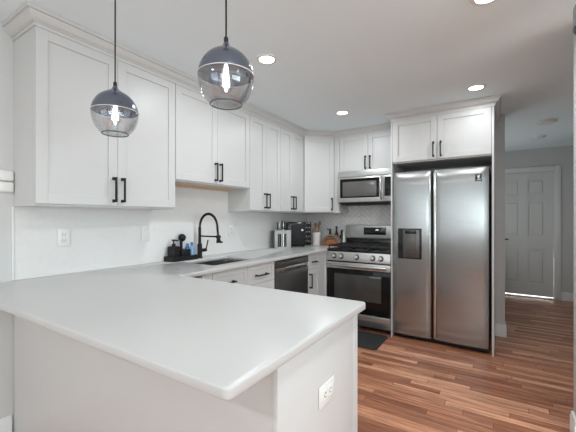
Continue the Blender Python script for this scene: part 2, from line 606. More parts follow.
# ------------------------------------------------------------------ cabinet kit (local: front faces -y, origin at front-left-bottom of the doors' plane)
DT = 0.02


def shaker(x0, x1, z0, z1, yb=0.0, s=0.058):
    """door with its back at y = yb and front at yb - DT"""
    b = new()
    f = yb - DT
    e = 0.0015
    bx(b, x0, x0 + s, f, yb, z0, z1, e, 1); bx(b, x1 - s, x1, f, yb, z0, z1, e, 1)
    bx(b, x0 + s - 0.001, x1 - s + 0.001, f, yb, z1 - s, z1, e, 1); bx(b, x0 + s - 0.001, x1 - s + 0.001, f, yb, z0, z0 + s, e, 1)
    bx(b, x0 + s - 0.002, x1 - s + 0.002, f + 0.009, yb - 0.002, z0 + s - 0.002, z1 - s + 0.002)
    return b


def slab(x0, x1, z0, z1, yb=0.0):
    return shaker(x0, x1, z0, z1, yb, 0.04)


def pull(x, z, L, vertical=True, yf=-DT):
    b = new()
    t = 0.0055
    so = 0.032
    if vertical:
        bx(b, x - t, x + t, yf - so - t, yf - so + t, z - L / 2, z + L / 2, 0.0015, 1)
        for s in (-1, 1):
            zz = z + s * (L / 2 - 0.008)
            bx(b, x - t, x + t, yf - so, yf, zz - 0.007, zz + 0.007, 0.001, 1)
            bx(b, x - t * 1.5, x + t * 1.5, yf - 0.005, yf, zz - 0.01, zz + 0.01, 0.001, 1)
    else:
        bx(b, x - L / 2, x + L / 2, yf - so - t, yf - so + t, z - t, z + t, 0.0015, 1)
        for s in (-1, 1):
            xx = x + s * (L / 2 - 0.008)
            bx(b, xx - 0.007, xx + 0.007, yf - so, yf, z - t, z + t, 0.001, 1)
            bx(b, xx - 0.01, xx + 0.01, yf - 0.005, yf, z - t * 1.5, z + t * 1.5, 0.001, 1)
    return b


def wall_cab(label, loc, rz, w, d, z0, z1, hand, group='white wall cabinets'):
    """hand: list of (x0, x1, handle_x) doors; local z absolute"""
    t = thing('wall_cabinet', label, 'cabinet', loc, rz, group)
    b = new()
    p = 0.018
    f = DT * 0
    bx(b, 0.0005, p, f, d, z0, z1); bx(b, w - p, w - 0.0005, f, d, z0, z1)
    bx(b, p, w - p, f, d, z1 - p, z1); bx(b, p, w - p, f + 0.02, d, z0 + 0.015, z0 + 0.033)
    bx(b, p, w - p, d - 0.006, d, z0 + 0.033, z1 - p)
    bx(b, p, w - p, f, f + 0.02, z0, z0 + 0.04); bx(b, p, w - p, f, f + 0.02, z1 - 0.04, z1 - p)
    obj('body', b, M['cab'], t)
    for (a, c, hx) in hand:
        dd = obj('door', shaker(a, c, z0 + 0.012, z1 - 0.004), M['cab'], t)
        obj('handle', pull(hx, z0 + 0.115, 0.16), M['black'], dd, 'black bar handle')
    return t


UF, UB, UT = -2.098 - DT, 1.349, 2.324     # carcass front x, bottom, top of the left uppers
ud = UF - XL - 0.0005
g = 0.0025


def pair(w, off=0.029):
    return [(g, w / 2 - g / 2, w / 2 - off), (w / 2 + g / 2, w - g, w / 2 + off)]


y1c, y2c, y3c, y4c = 0.753, 1.664, 2.563, 3.111
RZ = PI / 2
wall_cab('large white two-door wall cabinet at the left end of the run, behind the left pendant', (UF, y1c, 0), RZ, y2c - y1c, ud, UB, UT, pair(y2c - y1c))
cab_sink = wall_cab('shorter white two-door wall cabinet hung higher above the sink and black faucet', (UF, y2c, 0), RZ, y3c - y2c, ud, 1.57, UT, pair(y3c - y2c))
bp = box(0.018, y3c - y2c - 0.018, 0.0205, ud - 0.001, 1.573, 1.5845)
obj('bottom_panel', bp, M['cabin'], cab_sink, 'bare brown wood underside')
lr = box(0.0185, y3c - y2c - 0.0185, ud - 0.03, ud - 0.012, 1.555, 1.5725, 0.001)
obj('hanging_rail', lr, M['cabin'], cab_sink, 'bare brown wood rail')
wall_cab('white two-door wall cabinet between the sink cabinet and the last one before the corner', (UF, y3c, 0), RZ, y4c - y3c, ud, UB, UT, pair(y4c - y3c, 0.03))
wall_cab('narrow white two-door wall cabinet beside the angled corner cabinet, above the knife block', (UF, y4c, 0), RZ, 3.648 - y4c - 0.008, ud, UB, UT, pair(3.648 - y4c - 0.008, 0.03))
# angled corner cabinet
T = 0.291
cx0, cy0 = -2.098, 3.648
cc = thing('corner_cabinet', 'angled single-door white wall cabinet in the corner above the black countertop appliance', 'cabinet', (cx0, cy0, 0), PI / 4)
r45 = Matrix.Rotation(-PI / 4, 4, 'Z')


def tolocal(x, y):
    v = r45 @ Vector((x - cx0, y - cy0, 0))
    return (v.x, v.y)


dl = T * math.sqrt(2)
q = DT / math.sqrt(2)
poly = [tolocal(XL + 0.001, 3.642), tolocal(cx0 - DT, 3.642), (0.001, DT), (dl - 0.001, DT), tolocal(-1.809, cy0 + T + 0.01), tolocal(-1.809, YB - 0.009), tolocal(XL + 0.009, YB - 0.009)]
b = new()
prism(b, poly, UB, UT)
obj('body', b, M['cab'], cc)
dd = obj('door', shaker(0.006, dl - 0.006, UB + 0.012, UT - 0.004, DT), M['cab'], cc)
obj('handle', pull(dl - 0.04, UB + 0.115, 0.16, True, 0), M['black'], dd, 'black bar handle')
# range cabinet over the microwave, with the filler strip beside it
rx0, rx1 = -1.735, -0.982
ryf = cy0 + T + DT
rc = thing('range_cabinet', 'short white two-door cabinet directly above the microwave', 'cabinet', (rx0, ryf, 0))
obj('body', box(0, rx1 - rx0, 0, YB - ryf - 0.009, 1.872, UT), M['cab'], rc)
obj('filler_strip', box(-0.071, -0.001, -DT, YB - ryf - 0.009, UB, UT), M['cab'], rc)
wr_ = rx1 - rx0
for a, c, hx in pair(wr_):
    dd = obj('door', shaker(a, c, 1.876, UT - 0.004), M['cab'], rc)
    obj('handle', pull(hx, 1.97, 0.16), M['black'], dd, 'black bar handle')
# cabinet around the fridge
fy = 3.583
fx0, fx1 = -0.98, -0.036
fc = thing('fridge_cabinet', 'white cabinet with tall side panels built around and above the steel fridge', 'cabinet', (fx0, fy + DT, 0))
fw = fx1 - fx0
fd = YB - fy - DT - 0.001
obj('side_panel', box(0, 0.013, -DT, fd, 0.0, UT, 0.001), M['cab'], fc)
obj('side_panel', box(fw - 0.018, fw, -DT, fd, 0.0, UT, 0.001), M['cab'], fc)
obj('body', box(0.0135, fw - 0.0185, 0, fd, 1.866, UT), M['cab'], fc)
m0, m1 = 0.016, fw - 0.021
mm = 0.458
for a, c, hx in ((m0, mm - 0.0015, mm - 0.034), (mm + 0.0015, m1, mm + 0.034)):
    dd = obj('door', shaker(a, c, 1.878, UT - 0.004), M['cab'], fc)
    obj('handle', pull(hx, 1.975, 0.15), M['black'], dd, 'black bar handle')
# crown mouldings
CR = [(-0.012, 2.316), (0.007, 2.316), (0.007, 2.334), (0.014, 2.335), (0.014, 2.341), (0.023, 2.344), (0.037, 2.362), (0.043, 2.374), (0.044, 2.378), (0.055, 2.379), (0.055, 2.3995), (-0.012, 2.3995)]
b = new()
sweep_h(b, [(XL + 0.001, 0.753), (-2.098, 0.753), (-2.098, 3.648), (-2.098 + T, 3.648 + T), (-0.981, 3.648 + T)], CR)
struct('trim_6', b, M['cab'])
b = new()
sweep_h(b, [(fx0, 3.93), (fx0, fy), (fx1, fy), (fx1, YB - 0.001)], CR)
struct('trim_7', b, M['cab'])

# ------------------------------------------------------------------ base cabinets
BF = -1.76 - DT          # carcass front x on the left run
bdp = BF - XL - 0.001
BT = CT - 0.0305


def base_body(w, d, kick=True):
    b = new()
    bx(b, 0.0005, 0.018, 0, d, 0.1, BT); bx(b, w - 0.018, w - 0.0005, 0, d, 0.1, BT)
    bx(b, 0.018, w - 0.018, 0, d, 0.1, 0.118); bx(b, 0.018, w - 0.018, d - 0.006, d, 0.118, BT)
    bx(b, 0.018, w - 0.018, 0, 0.02, BT - 0.04, BT); bx(b, 0.018, w - 0.018, 0, 0.02, 0.69, 0.72)
    bx(b, 0.0005, w - 0.0005, 0.07, 0.085, 0, 0.1)
    return b


sy0, sy1 = 1.62, 2.512
sb = thing('sink_cabinet', 'white base cabinet with two top drawer fronts below the sink', 'cabinet', (BF, sy0, 0), RZ)
sw = sy1 - sy0
obj('body', base_body(sw, bdp), M['cab'], sb)
mid = 2.12 - sy0
for a, c, hx in ((0.105, mid - 0.0015, 1.87 - sy0), (mid + 0.0015, sw - 0.004, 2.305 - sy0)):
    dd = obj('drawer', slab(a, c, 0.715, BT - 0.006), M['cab'], sb)
    obj('handle', pull(hx, 0.785, 0.16, False), M['black'], dd, 'black bar handle')
    dd = obj('door', shaker(a, c, 0.112, 0.711), M['cab'], sb)
    obj('handle', pull(c - 0.034 if a < 0.2 else a + 0.034, 0.6, 0.16), M['black'], dd, 'black bar handle')
obj('filler_strip', box(0.002, 0.101, -DT + 0.002, -0.0005, 0.112, BT - 0.002), M['cab'], sb)
# dishwasher
dy0, dy1 = 2.518, 3.146
dw = thing('dishwasher', 'dark stainless dishwasher under the counter left of the range', 'dishwasher', (BF, dy0, 0), RZ)
ww = dy1 - dy0
obj('body', box(0.006, ww - 0.006, 0.002, bdp - 0.02, 0.1, BT - 0.004), M['blackplastic'], dw)
obj('door', box(0.012, ww - 0.012, -0.03, 0.0, 0.115, 0.76, 0.004), M['darksteel'], dw)
cp = obj('control_panel', box(0.012, ww - 0.012, -0.034, 0.0, 0.806, BT - 0.012, 0.004), M['darksteel'], dw)
bt = new()
for i in range(5):
    bx(bt, 0.03 + i * 0.022, 0.044 + i * 0.022, -0.0352, -0.034, 0.845, 0.852)
obj('button', bt, M['steelv'], cp)
obj('pocket_handle', box(0.014, ww - 0.014, -0.022, 0.0, 0.762, 0.804, 0.003), M['steelv'], dw, 'bright steel pocket handle strip')
obj('toe_kick', box(0.01, ww - 0.01, 0.05, 0.06, 0.0, 0.1), M['blackplastic'], dw)
obj('side_trim', box(0.0005, 0.0055, -0.02, 0.02, 0.0, BT - 0.002), M['steelv'], dw)
# narrow cabinet between dishwasher and range
ny0, ny1 = 3.15, 3.558
nb = thing('narrow_cabinet', 'narrow white base cabinet with drawer and door between dishwasher and range', 'cabinet', (BF, ny0, 0), RZ)
nw = ny1 - ny0
obj('body', base_body(nw, bdp), M['cab'], nb)
dd = obj('drawer', slab(0.004, 0.286, 0.715, BT - 0.006), M['cab'], nb)
obj('handle', pull(0.135, 0.79, 0.085, False), M['black'], dd, 'black bar handle')
dd = obj('door', shaker(0.004, 0.286, 0.112, 0.711), M['cab'], nb)
obj('handle', pull(0.036, 0.585, 0.16), M['black'], dd, 'black bar handle')
obj('filler_strip', box(0.29, nw - 0.001, -DT + 0.004, -0.0005, 0.0, BT - 0.002), M['cab'], nb)
obj('filler_strip', box(nw + 0.001, nw + 0.06, -0.041, -0.015, 0.0, BT - 0.002), M['cab'], nb)
# peninsula cabinet: doors face the kitchen (+y), end panel faces +x
pen = thing('peninsula_cabinet', 'white peninsula base with plain back and end panel under the near countertop', 'cabinet', (0, 0, 0))
PX = -0.515
obj('body', box(XL + 0.001, PX - 0.0205, 0.7605, 1.354, 0.1, BT), M['cab'], pen)
obj('back_panel', box(XL + 0.016, PX - 0.0205, 0.752, 0.76, 0.0, BT), M['cab'], pen)
ep = new()
bx(ep, PX - 0.02, PX, 0.75, 1.312, 0.0, BT, 0.001)
obj('end_panel', ep, M['cab'], pen)
obj('corner_post', box(PX - 0.02, PX - 0.003, 1.315, 1.354, 0.1, BT, 0.001), M['cab'], pen)
obj('toe_kick', box(-1.75, PX - 0.02, 1.27, 1.28, 0.0, 0.0995), M['cab'], pen)
xs = [-1.70, -1.31, -0.92, PX - 0.004]
for i in range(3):
    bb = shaker(-(xs[i + 1] - 0.0015), -(xs[i] + 0.0015), 0.112, BT - 0.006)
    bmesh.ops.rotate(bb, cent=(0, 0, 0), matrix=Matrix.Rotation(PI, 3, 'Z'), verts=bb.verts)
    bmesh.ops.translate(bb, vec=(0, 1.3555, 0), verts=bb.verts)
    dd = obj('door', bb, M['cab'], pen)
    hb = pull(-(xs[i + 1] - 0.04), BT - 0.13, 0.16)
    bmesh.ops.rotate(hb, cent=(0, 0, 0), matrix=Matrix.Rotation(PI, 3, 'Z'), verts=hb.verts)
    bmesh.ops.translate(hb, vec=(0, 1.3555, 0), verts=hb.verts)
    obj('handle', hb, M['black'], dd, 'black bar handle')

# ------------------------------------------------------------------ countertop (one L slab with a sink cut-out)
SX0, SX1, SY0, SY1 = -2.235, -1.855, 1.83, 2.365
CE = -1.725
ctop = new()
ox = -0.487
XW = XL + 0.0085
poly = [(XW, 0.7575), (XL + 0.0005, 0.7575), (XL + 0.0005, 0.522), (ox, 0.522), (ox, 1.40), (CE, 1.40), (CE, 3.558), (-1.742, 3.558), (-1.742, YB - 0.0085), (XW, YB - 0.0085)]
b = new()
lo = [b.verts.new((x, y, CT - 0.03)) for x, y in poly]
f = b.faces.new(lo)
r = bmesh.ops.extrude_face_region(b, geom=[f])
bmesh.ops.translate(b, vec=(0, 0, 0.03), verts=[v for v in r['geom'] if isinstance(v, bmesh.types.BMVert)])
bmesh.ops.recalc_face_normals(b, faces=b.faces)
vs = [e for e in b.edges if abs(e.verts[0].co.z - e.verts[1].co.z) > 0.01 and abs(e.verts[0].co.x - ox) < 1e-4]
bmesh.ops.bevel(b, geom=vs, offset=0.022, segments=6, affect='EDGES', profile=0.5)
es = [e for e in b.edges if abs(e.verts[0].co.z - e.verts[1].co.z) < 1e-5 and all(v.co.x > XW + 0.01 or v.co.y < 0.6 for v in e.verts) and not all(v.co.x < XW + 0.01 for v in e.verts)
      and not all(v.co.y > 3.5 for v in e.verts)]
bmesh.ops.bevel(b, geom=es, offset=0.006, segments=3, affect='EDGES', profile=0.5)
merge(ctop, b)
counter = obj('countertop', ctop, M['quartz'])
tag(counter, 'white veined quartz countertop running over the peninsula and along the left wall', 'countertop')
cut = obj('cutter', prism(new(), [(SX0, SY0), (SX1, SY0), (SX1, SY1), (SX0, SY1)], CT - 0.1, CT + 0.1, 0, 0.03), M['quartz'])
md = counter.modifiers.new('sink_cut', 'BOOLEAN')
md.object = cut
md.operation = 'DIFFERENCE'
md.solver = 'EXACT'
dg = bpy.context.evaluated_depsgraph_get()
me = bpy.data.meshes.new_from_object(counter.evaluated_get(dg))
counter.modifiers.clear()
counter.data = me
me.name = 'countertop'
bpy.data.objects.remove(cut)
# sink basin
sk = thing('kitchen_sink', 'undermount stainless steel sink set in the counter in front of the black faucet', 'sink', ((SX0 + SX1) / 2, (SY0 + SY1) / 2, CT - 0.031))
b = new()
hx, hy, dz = (SX1 - SX0) / 2 + 0.004, (SY1 - SY0) / 2 + 0.004, 0.2
t = 0.004
bx(b, -hx - t, -hx, -hy - t, hy + t, -dz, 0); bx(b, hx, hx + t, -hy - t, hy + t, -dz, 0)
bx(b, -hx, hx, -hy - t, -hy, -dz, 0); bx(b, -hx, hx, hy, hy + t, -dz, 0)
bx(b, -hx - t, hx + t, -hy - t, hy + t, -dz - t, -dz)
obj('basin', b, M['sink'], sk)
b = new()
lathe(b, [(0.0, -dz + 0.001), (0.045, -dz + 0.001), (0.045, -dz + 0.004), (0.03, -dz + 0.003), (0.0, -dz + 0.002)], 24)
obj('drain', b, M['steelv'], sk)
# undermount rim of the divider seen as a bright rack
b = new()
for i in range(5):
    tube(b, [(-hx + 0.03, -0.06 + i * 0.03, -0.05), (hx - 0.03, -0.06 + i * 0.03, -0.05)], 0.0035, 6)
for s in (-1, 1):
    tube(b, [(s * (hx - 0.03), -0.08, -dz + 0.001), (s * (hx - 0.03), -0.08, -0.05), (s * (hx - 0.03), 0.08, -0.05), (s * (hx - 0.03), 0.08, -dz + 0.001)], 0.004, 6)
o = obj('sink_rack', b, M['steelv'])
o.location = sk.location
tag(o, 'small bright wire rack laid across inside the steel sink', 'rack')

# faucet
fa = thing('faucet', 'tall matte black spring-neck faucet standing behind the sink', 'faucet', (-2.31, 2.1, CT))
b = new()
lathe(b, [(0.0, 0), (0.028, 0), (0.028, 0.006), (0.022, 0.01), (0.0215, 0.13), (0.0145, 0.135), (0.0125, 0.2), (0.0125, 0.285), (0.0, 0.285)], 24)
obj('body', b, M['black'], fa)
path = []
for i in range(41):
    a = PI - PI * i / 40 * 1.0
    path.append(Vector((0.112 + 0.112 * math.cos(a), 0, 0.28 + 0.125 * math.sin(a))))
path += [Vector((0.224 + 0.01 * s, 0, 0.28 - 0.07 * s)) for s in (0.5, 1.0)]
b = new()
tube(b, path, 0.0075, 10)
obj('hose', b, M['black'], fa)
coil = []
cum = [0]
for p, qv in zip(path, path[1:]):
    cum.append(cum[-1] + (qv - p).length)
turns = 46
for i in range(turns * 10 + 1):
    s = cum[-1] * i / (turns * 10)
    k = max(j for j in range(len(cum)) if cum[j] <= s + 1e-9)
    k = min(k, len(path) - 2)
    f_ = (s - cum[k]) / max(1e-9, cum[k + 1] - cum[k])
    p = path[k].lerp(path[k + 1], f_)
    tg = (path[k + 1] - path[k]).normalized()
    nn = Vector((0, 1, 0))
    m2 = tg.cross(nn)
    a = 2 * PI * i / 10
    coil.append(p + (nn * math.cos(a) + m2 * math.sin(a)) * 0.0105)
b = new()
tube(b, coil, 0.002, 5)
obj('spring', b, M['black'], fa)
b = new()
tube(b, [(0.012, 0, 0.203), (0.218, 0, 0.203)], 0.007, 10)
lathe(b, [(0.022, -0.012), (0.022, 0.012), (0.015, 0.012), (0.015, -0.012)], 20, (0.234, 0, 0.203), None, False)
obj('holder_arm', b, M['black'], fa)
b = new()
tube(b, [(0.234, 0, 0.215), (0.236, 0, 0.185), (0.239, 0, 0.162), (0.242, 0, 0.156)], 0.015, 16, [0.013, 0.016, 0.021, 0.023])
bx(b, 0.226, 0.282, -0.01, 0.01, 0.15, 0.164, 0.004)
obj('spray_head', b, M['black'], fa)
b = new()
tube(b, [(0.01, 0.0, 0.07), (0.028, 0.055, 0.075)], 0.016, 14)
tube(b, [(0.028, 0.052, 0.08), (0.036, 0.062, 0.14), (0.038, 0.066, 0.165)], 0.006, 10)
obj('lever', b, M['black'], fa)

# sink caddy tray and its contents
tx = -2.325
tr = obj('sink_tray', new(), M['blackplastic'])
b = new()
TY0, TY1 = 1.772, 2.045
bx(b, tx - 0.06, tx + 0.06, TY0, TY1, CT + 0.0005, CT + 0.012, 0.003)
for a in ((tx - 0.06, tx - 0.055, TY0, TY1), (tx + 0.055, tx + 0.06, TY0, TY1), (tx - 0.055, tx + 0.055, TY0, TY0 + 0.005), (tx - 0.055, tx + 0.055, TY1 - 0.005, TY1)):
    bx(b, *a, CT + 0.01, CT + 0.042, 0.001, 1)
b.to_mesh(tr.data); b.free()
tag(tr, 'long black tray holding soap and brushes on the counter left of the faucet', 'tray')
sd = thing('soap_dispenser', 'square black pump bottle at the left end of the black tray', 'soap dispenser', (tx, 1.826, CT + 0.0125))
obj('bottle', box(-0.038, 0.038, -0.038, 0.038, 0, 0.115, 0.008, 3), M['blackplastic'], sd)
b = new()
lathe(b, [(0.016, 0.115), (0.016, 0.135), (0.006, 0.138), (0.006, 0.158), (0.017, 0.16), (0.017, 0.172), (0.0, 0.174)], 18)
bx(b, 0.0, 0.05, -0.008, 0.008, 0.16, 0.171, 0.003)
obj('pump', b, M['black'], sd)
ho = obj('sponge_holder', box(tx - 0.04, tx + 0.04, 1.88, 1.975, CT + 0.0125, CT + 0.095, 0.005), M['blackplastic'])
tag(ho, 'plain black rectangular holder in the middle of the black tray', 'holder')
br_ = thing('dish_brush', 'black round-headed dish brush standing upright behind the pump bottle', 'brush', (tx - 0.02, 1.922, CT + 0.0955))
b = new()
tube(b, [(0, 0, 0), (0, -0.003, 0.05), (0, 0, 0.075)], 0.012, 10)
obj('stick', b, M['black'], br_)
b = new()
lathe(b, [(0.0, -0.022), (0.024, -0.022), (0.034, -0.008), (0.034, 0.006), (0.026, 0.02), (0.0, 0.024)], 20, (0, 0.008, 0.1), Matrix.Rotation(R(70), 4, 'Y'))
obj('brush_head', b, M['black'], br_)
db = thing('dish_soap', 'blue dish soap bottle at the right end of the black tray', 'bottle', (tx + 0.01, 2.012, CT + 0.0125))
b = new()
lathe(b, [(0.0, 0), (0.024, 0), (0.028, 0.01), (0.028, 0.075), (0.018, 0.095), (0.01, 0.105), (0.01, 0.112), (0.0, 0.112)], 20)
obj('bottle', b, M['bluepale'], db)
b = new()
lathe(b, [(0.0, 0.112), (0.012, 0.112), (0.012, 0.13), (0.007, 0.14), (0.0, 0.142)], 16)
obj('cap', b, M['blue'], db, 'darker blue cap')
b = new()
lathe(b, [(0.0, 0), (0.02, 0), (0.022, 0.008), (0.022, 0.08), (0.012, 0.1), (0.012, 0.125), (0.0, 0.128)], 18)
o = obj('soap_bottle', b, M['blue'])
o.location = (tx - 0.042, 2.01, CT + 0.0125)
tag(o, 'deep blue small bottle behind the pale blue soap in the tray', 'bottle')

# ------------------------------------------------------------------ range
rg = thing('gas_range', 'stainless gas range with black glass oven door between counter and fridge', 'range', (-1.358, 3.563, 0))
H = 0.378
ry = YB - 0.01 - 3.563
obj('body', box(-H, H, 0.03, ry, 0.045, 0.905, 0.003), M['blackgloss'], rg)
for sx in (-1, 1):
    for yy in (0.1, ry - 0.06):
        obj('foot', lathe(new(), [(0.018, 0), (0.018, 0.046)], 12, (sx * (H - 0.05), yy, 0)), M['black'], rg)
obj('drawer', box(-H + 0.002, H - 0.002, 0.002, 0.03, 0.065, 0.195, 0.006), M['brushed'], rg)
dd = obj('oven_door', box(-H + 0.002, H - 0.002, 0.0, 0.03, 0.205, 0.69, 0.004), M['ovenglass'], rg, 'black glass oven door')
obj('door_top_panel', box(-H + 0.002, H - 0.002, -0.002, 0.029, 0.693, 0.768, 0.006), M['steel'], dd, 'stainless band')
obj('oven_window', box(-H + 0.1, H - 0.1, -0.0015, 0.01, 0.345, 0.635, 0.001), M['ovenwin'], dd, 'dark see-through window')
b = new()
tube(b, [(-H + 0.035, -0.052, 0.735), (H - 0.035, -0.052, 0.735)], 0.015, 16)
for s in (-1, 1):
    bx(b, s * (H - 0.055) - 0.012, s * (H - 0.055) + 0.012, -0.05, 0.0, 0.723, 0.747, 0.003)
obj('handle', b, M['steelv'], dd, 'round steel bar handle')
pn = new()
pm = Matrix.Translation((0, 0.012, 0.834)) @ Matrix.Rotation(R(-9), 4, 'X')
bx(pn, -H + 0.001, H - 0.001, -0.02, 0.03, -0.053, 0.053, 0.006, 2, pm)
pp = obj('control_panel', pn, M['steel'], rg)
for kx in (-0.277, -0.187, 0.0, 0.187, 0.277):
    km = pm @ Matrix.Translation((kx, -0.02, 0)) @ Matrix.Rotation(PI / 2, 4, 'X')
    kb = new()
    lathe(kb, [(0.0235, 0.006), (0.022, 0.03), (0.0195, 0.034), (0.0, 0.034)], 24, (0, 0, 0), km)
    bx(kb, -0.0055, 0.0055, -0.021, 0.021, 0.03, 0.042, 0.002, 1, km)
    kn_ = obj('knob', kb, M['steelv'], rg)
    kb = new()
    lathe(kb, [(0.031, 0), (0.031, 0.004), (0.0245, 0.0058), (0.0, 0.0058)], 24, (0, 0, 0), km)
    obj('skirt', kb, M['black'], kn_, 'black ring behind the knob')
# black cooktop with raised edge
ck = obj('cooktop', box(-H, H, 0.01, ry - 0.08, 0.898, 0.918, 0.005), M['blackgloss'], rg)
burn = [(-0.25, 0.16), (-0.25, 0.43), (0.0, 0.3), (0.25, 0.16), (0.25, 0.43)]
for (ux, uy) in burn:
    b = new()
    lathe(b, [(0.055, 0.918), (0.055, 0.926), (0.04, 0.928), (0.04, 0.94), (0.034, 0.944), (0.0, 0.944)], 24, (ux, uy, 0))
    obj('burner', b, M['iron'], ck)
for gx0, gx1 in ((-H + 0.012, -0.13), (-0.126, 0.126), (0.13, H - 0.012)):
    b = new()
    s = 0.006
    ya, yb_ = 0.03, ry - 0.1
    for x in (gx0 + s, gx1 - s):
        bx(b, x - s, x + s, ya, yb_, 0.945, 0.962, 0.002, 1)
    for y in (ya + s, (ya + yb_) / 2, yb_ - s):
        bx(b, gx0 + s, gx1 - s, y - s, y + s, 0.945, 0.962, 0.002, 1)
    xm = (gx0 + gx1) / 2
    bx(b, xm - s, xm + s, ya, yb_, 0.947, 0.963, 0.002, 1)
    for y in (ya + 0.12, yb_ - 0.12):
        bx(b, gx0 + s, gx1 - s, y - s, y + s, 0.947, 0.963, 0.002, 1)
    for x in (gx0 + s, gx1 - s):
        for y in (ya + s, yb_ - s):
            bx(b, x - s, x + s, y - s, y + s, 0.917, 0.95)
    obj('grate', b, M['iron'], rg, 'black cast iron grate')
# back guard
b = new()
bx(b, -H, H, ry - 0.075, ry, 0.9, 1.02, 0.003)
obj('rear_vent', b, M['blackgloss'], rg)
bgm = new()
bx(bgm, -H, H, ry - 0.085, ry - 0.005, 1.015, 1.192, 0.01, 3)
bg = obj('backguard', bgm, M['steel'], rg)
obj('display', box(-0.13, 0.16, ry - 0.088, ry - 0.08, 1.066, 1.16, 0.002), M['display'], bg, 'black display panel')
b = new()
bx(b, 0.03, 0.065, ry - 0.0888, ry - 0.088, 1.122, 1.136)
obj('clock_digits', b, M['greydot'], bg)

# microwave
mwf = 3.872
mw = thing('microwave', 'stainless over-the-range microwave mounted below the short cabinet', 'microwave', (-1.358, mwf, 0))
mz0, mz1 = 1.467, 1.868
Hm = 0.374
obj('body', box(-Hm, Hm, 0.03, YB - 0.01 - mwf, mz0, mz1, 0.003), M['darkgrey'], mw)
obj('top_vent', box(-Hm, Hm, 0.0, 0.03, mz1 - 0.078, mz1, 0.008), M['steel'], mw)
wx = 0.195
dd = obj('door', box(-Hm, wx + 0.012, -0.004, 0.03, mz0 + 0.012, mz1 - 0.081, 0.006), M['steel'], mw)
obj('window_frame', box(-Hm + 0.035, wx - 0.032, -0.006, 0.0, mz0 + 0.066, mz1 - 0.098, 0.002), M['ovenglass'], dd, 'black glass frame')
obj('window', box(-Hm + 0.07, wx - 0.066, -0.0068, 0.0, mz0 + 0.083, mz1 - 0.135, 0.001), M['mwwin'], dd, 'dark grey mesh window')
b = new()
hp = [(wx - 0.004, -0.008, mz0 + 0.04)] + [(wx - 0.004, -0.02 - 0.03 * math.sin(PI * i / 10), mz0 + 0.05 + (mz1 - mz0 - 0.16) * i / 10) for i in range(11)] + [(wx - 0.004, -0.008, mz1 - 0.1)]
tube(b, hp, 0.011, 12)
obj('handle', b, M['steelv'], dd, 'curved steel bar handle')
cpm = obj('control_panel', box(wx + 0.014, Hm, -0.004, 0.03, mz0 + 0.012, mz1 - 0.081, 0.006), M['steel'], mw)
obj('keypad', box(wx + 0.03, Hm - 0.01, -0.006, 0.0, mz0 + 0.075, mz1 - 0.1, 0.002), M['display'], cpm, 'black keypad')
obj('underside', box(-Hm + 0.03, Hm - 0.03, 0.04, 0.33, mz0 - 0.02, mz0 - 0.0005, 0.004), M['black'], mw, 'black underside grille')

# ------------------------------------------------------------------ fridge


def bowed(x0, x1, yf, yb, z0, z1, bulge):
    """door slab whose front bows out and rolls in at the edges and at the top"""
    b = new()
    nx, nz = 14, 24
    grid = []
    for i in range(nx + 1):
        u = i / nx
        x = x0 + (x1 - x0) * u
        row = []
        for j in range(nz + 1):
            v = j / nz
            z = z0 + (z1 - z0) * v
            y = yf + bulge * (2 * u - 1) ** 2
            ed = min(u, 1 - u) * (x1 - x0)
            if ed < 1e-6:
                y += 0.008
            tz = (z1 - z) 
            if j == nz:
                y += 0.012
            if j == 0:
                y += 0.006
            row.append((x, y, z))
        grid.append(row)
    # finer rows near the top
    V = [[b.verts.new(p) for p in row] for row in grid]
    B = [[b.verts.new((p[0], yb, p[2])) for p in row] for row in grid]
    for i in range(nx):
        for j in range(nz):
            b.faces.new((V[i][j], V[i + 1][j], V[i + 1][j + 1], V[i][j + 1]))
            b.faces.new((B[i][j], B[i][j + 1], B[i + 1][j + 1], B[i + 1][j]))
    for i in range(nx):
        b.faces.new((V[i][0], B[i][0], B[i + 1][0], V[i + 1][0]))
        b.faces.new((V[i][nz], V[i + 1][nz], B[i + 1][nz], B[i][nz]))
    for j in range(nz):
        b.faces.new((V[0][j], V[0][j + 1], B[0][j + 1], B[0][j]))
        b.faces.new((V[nx][j], B[nx][j], B[nx][j + 1], V[nx][j + 1]))
    bmesh.ops.recalc_face_normals(b, faces=b.faces)
    return b


fr = thing('refrigerator', 'large stainless side-by-side refrigerator with water dispenser', 'refrigerator', (-0.966, fy, 0))
FW = 0.898
obj('body', box(0.006, FW - 0.004, 0.07, YB - fy - 0.03, 0.03, 1.755, 0.003), M['blackplastic'], fr)
obj('toe_grille', box(0.012, FW - 0.012, 0.045, 0.069, 0.008, 0.05, 0.002), M['black'], fr)
ld = obj('freezer_door', bowed(0.005, 0.383, 0.0, 0.062, 0.052, 1.767, 0.012), M['brushed'], fr)
rd = obj('fridge_door', bowed(0.412, FW - 0.012, 0.0, 0.062, 0.052, 1.767, 0.014), M['brushed'], fr)
obj('door_seam', box(0.384, 0.411, 0.05, 0.069, 0.052, 1.76), M['black'], fr, 'black gap between the doors')
obj('pocket_handle', box(0.372, 0.3825, -0.004, 0.012, 0.07, 1.745, 0.003), M['steelv'], ld, 'polished edge grip')
obj('pocket_handle', box(0.4125, 0.436, -0.004, 0.012, 0.07, 1.745, 0.003), M['steelv'], rd, 'polished edge grip')
# dispenser
dx0, dx1, dz0, dz1 = 0.062, 0.298, 0.855, 1.172
b = new()
bx(b, dx0, dx1, -0.004, 0.02, dz0, dz1, 0.002)
di = obj('dispenser', b, M['display'], ld, 'black ice and water dispenser')
obj('dispenser_bay', box(dx0 + 0.05, dx1 - 0.02, -0.0065, 0.0, dz0 + 0.012, dz1 - 0.012, 0.002), M['darksteel'], di)
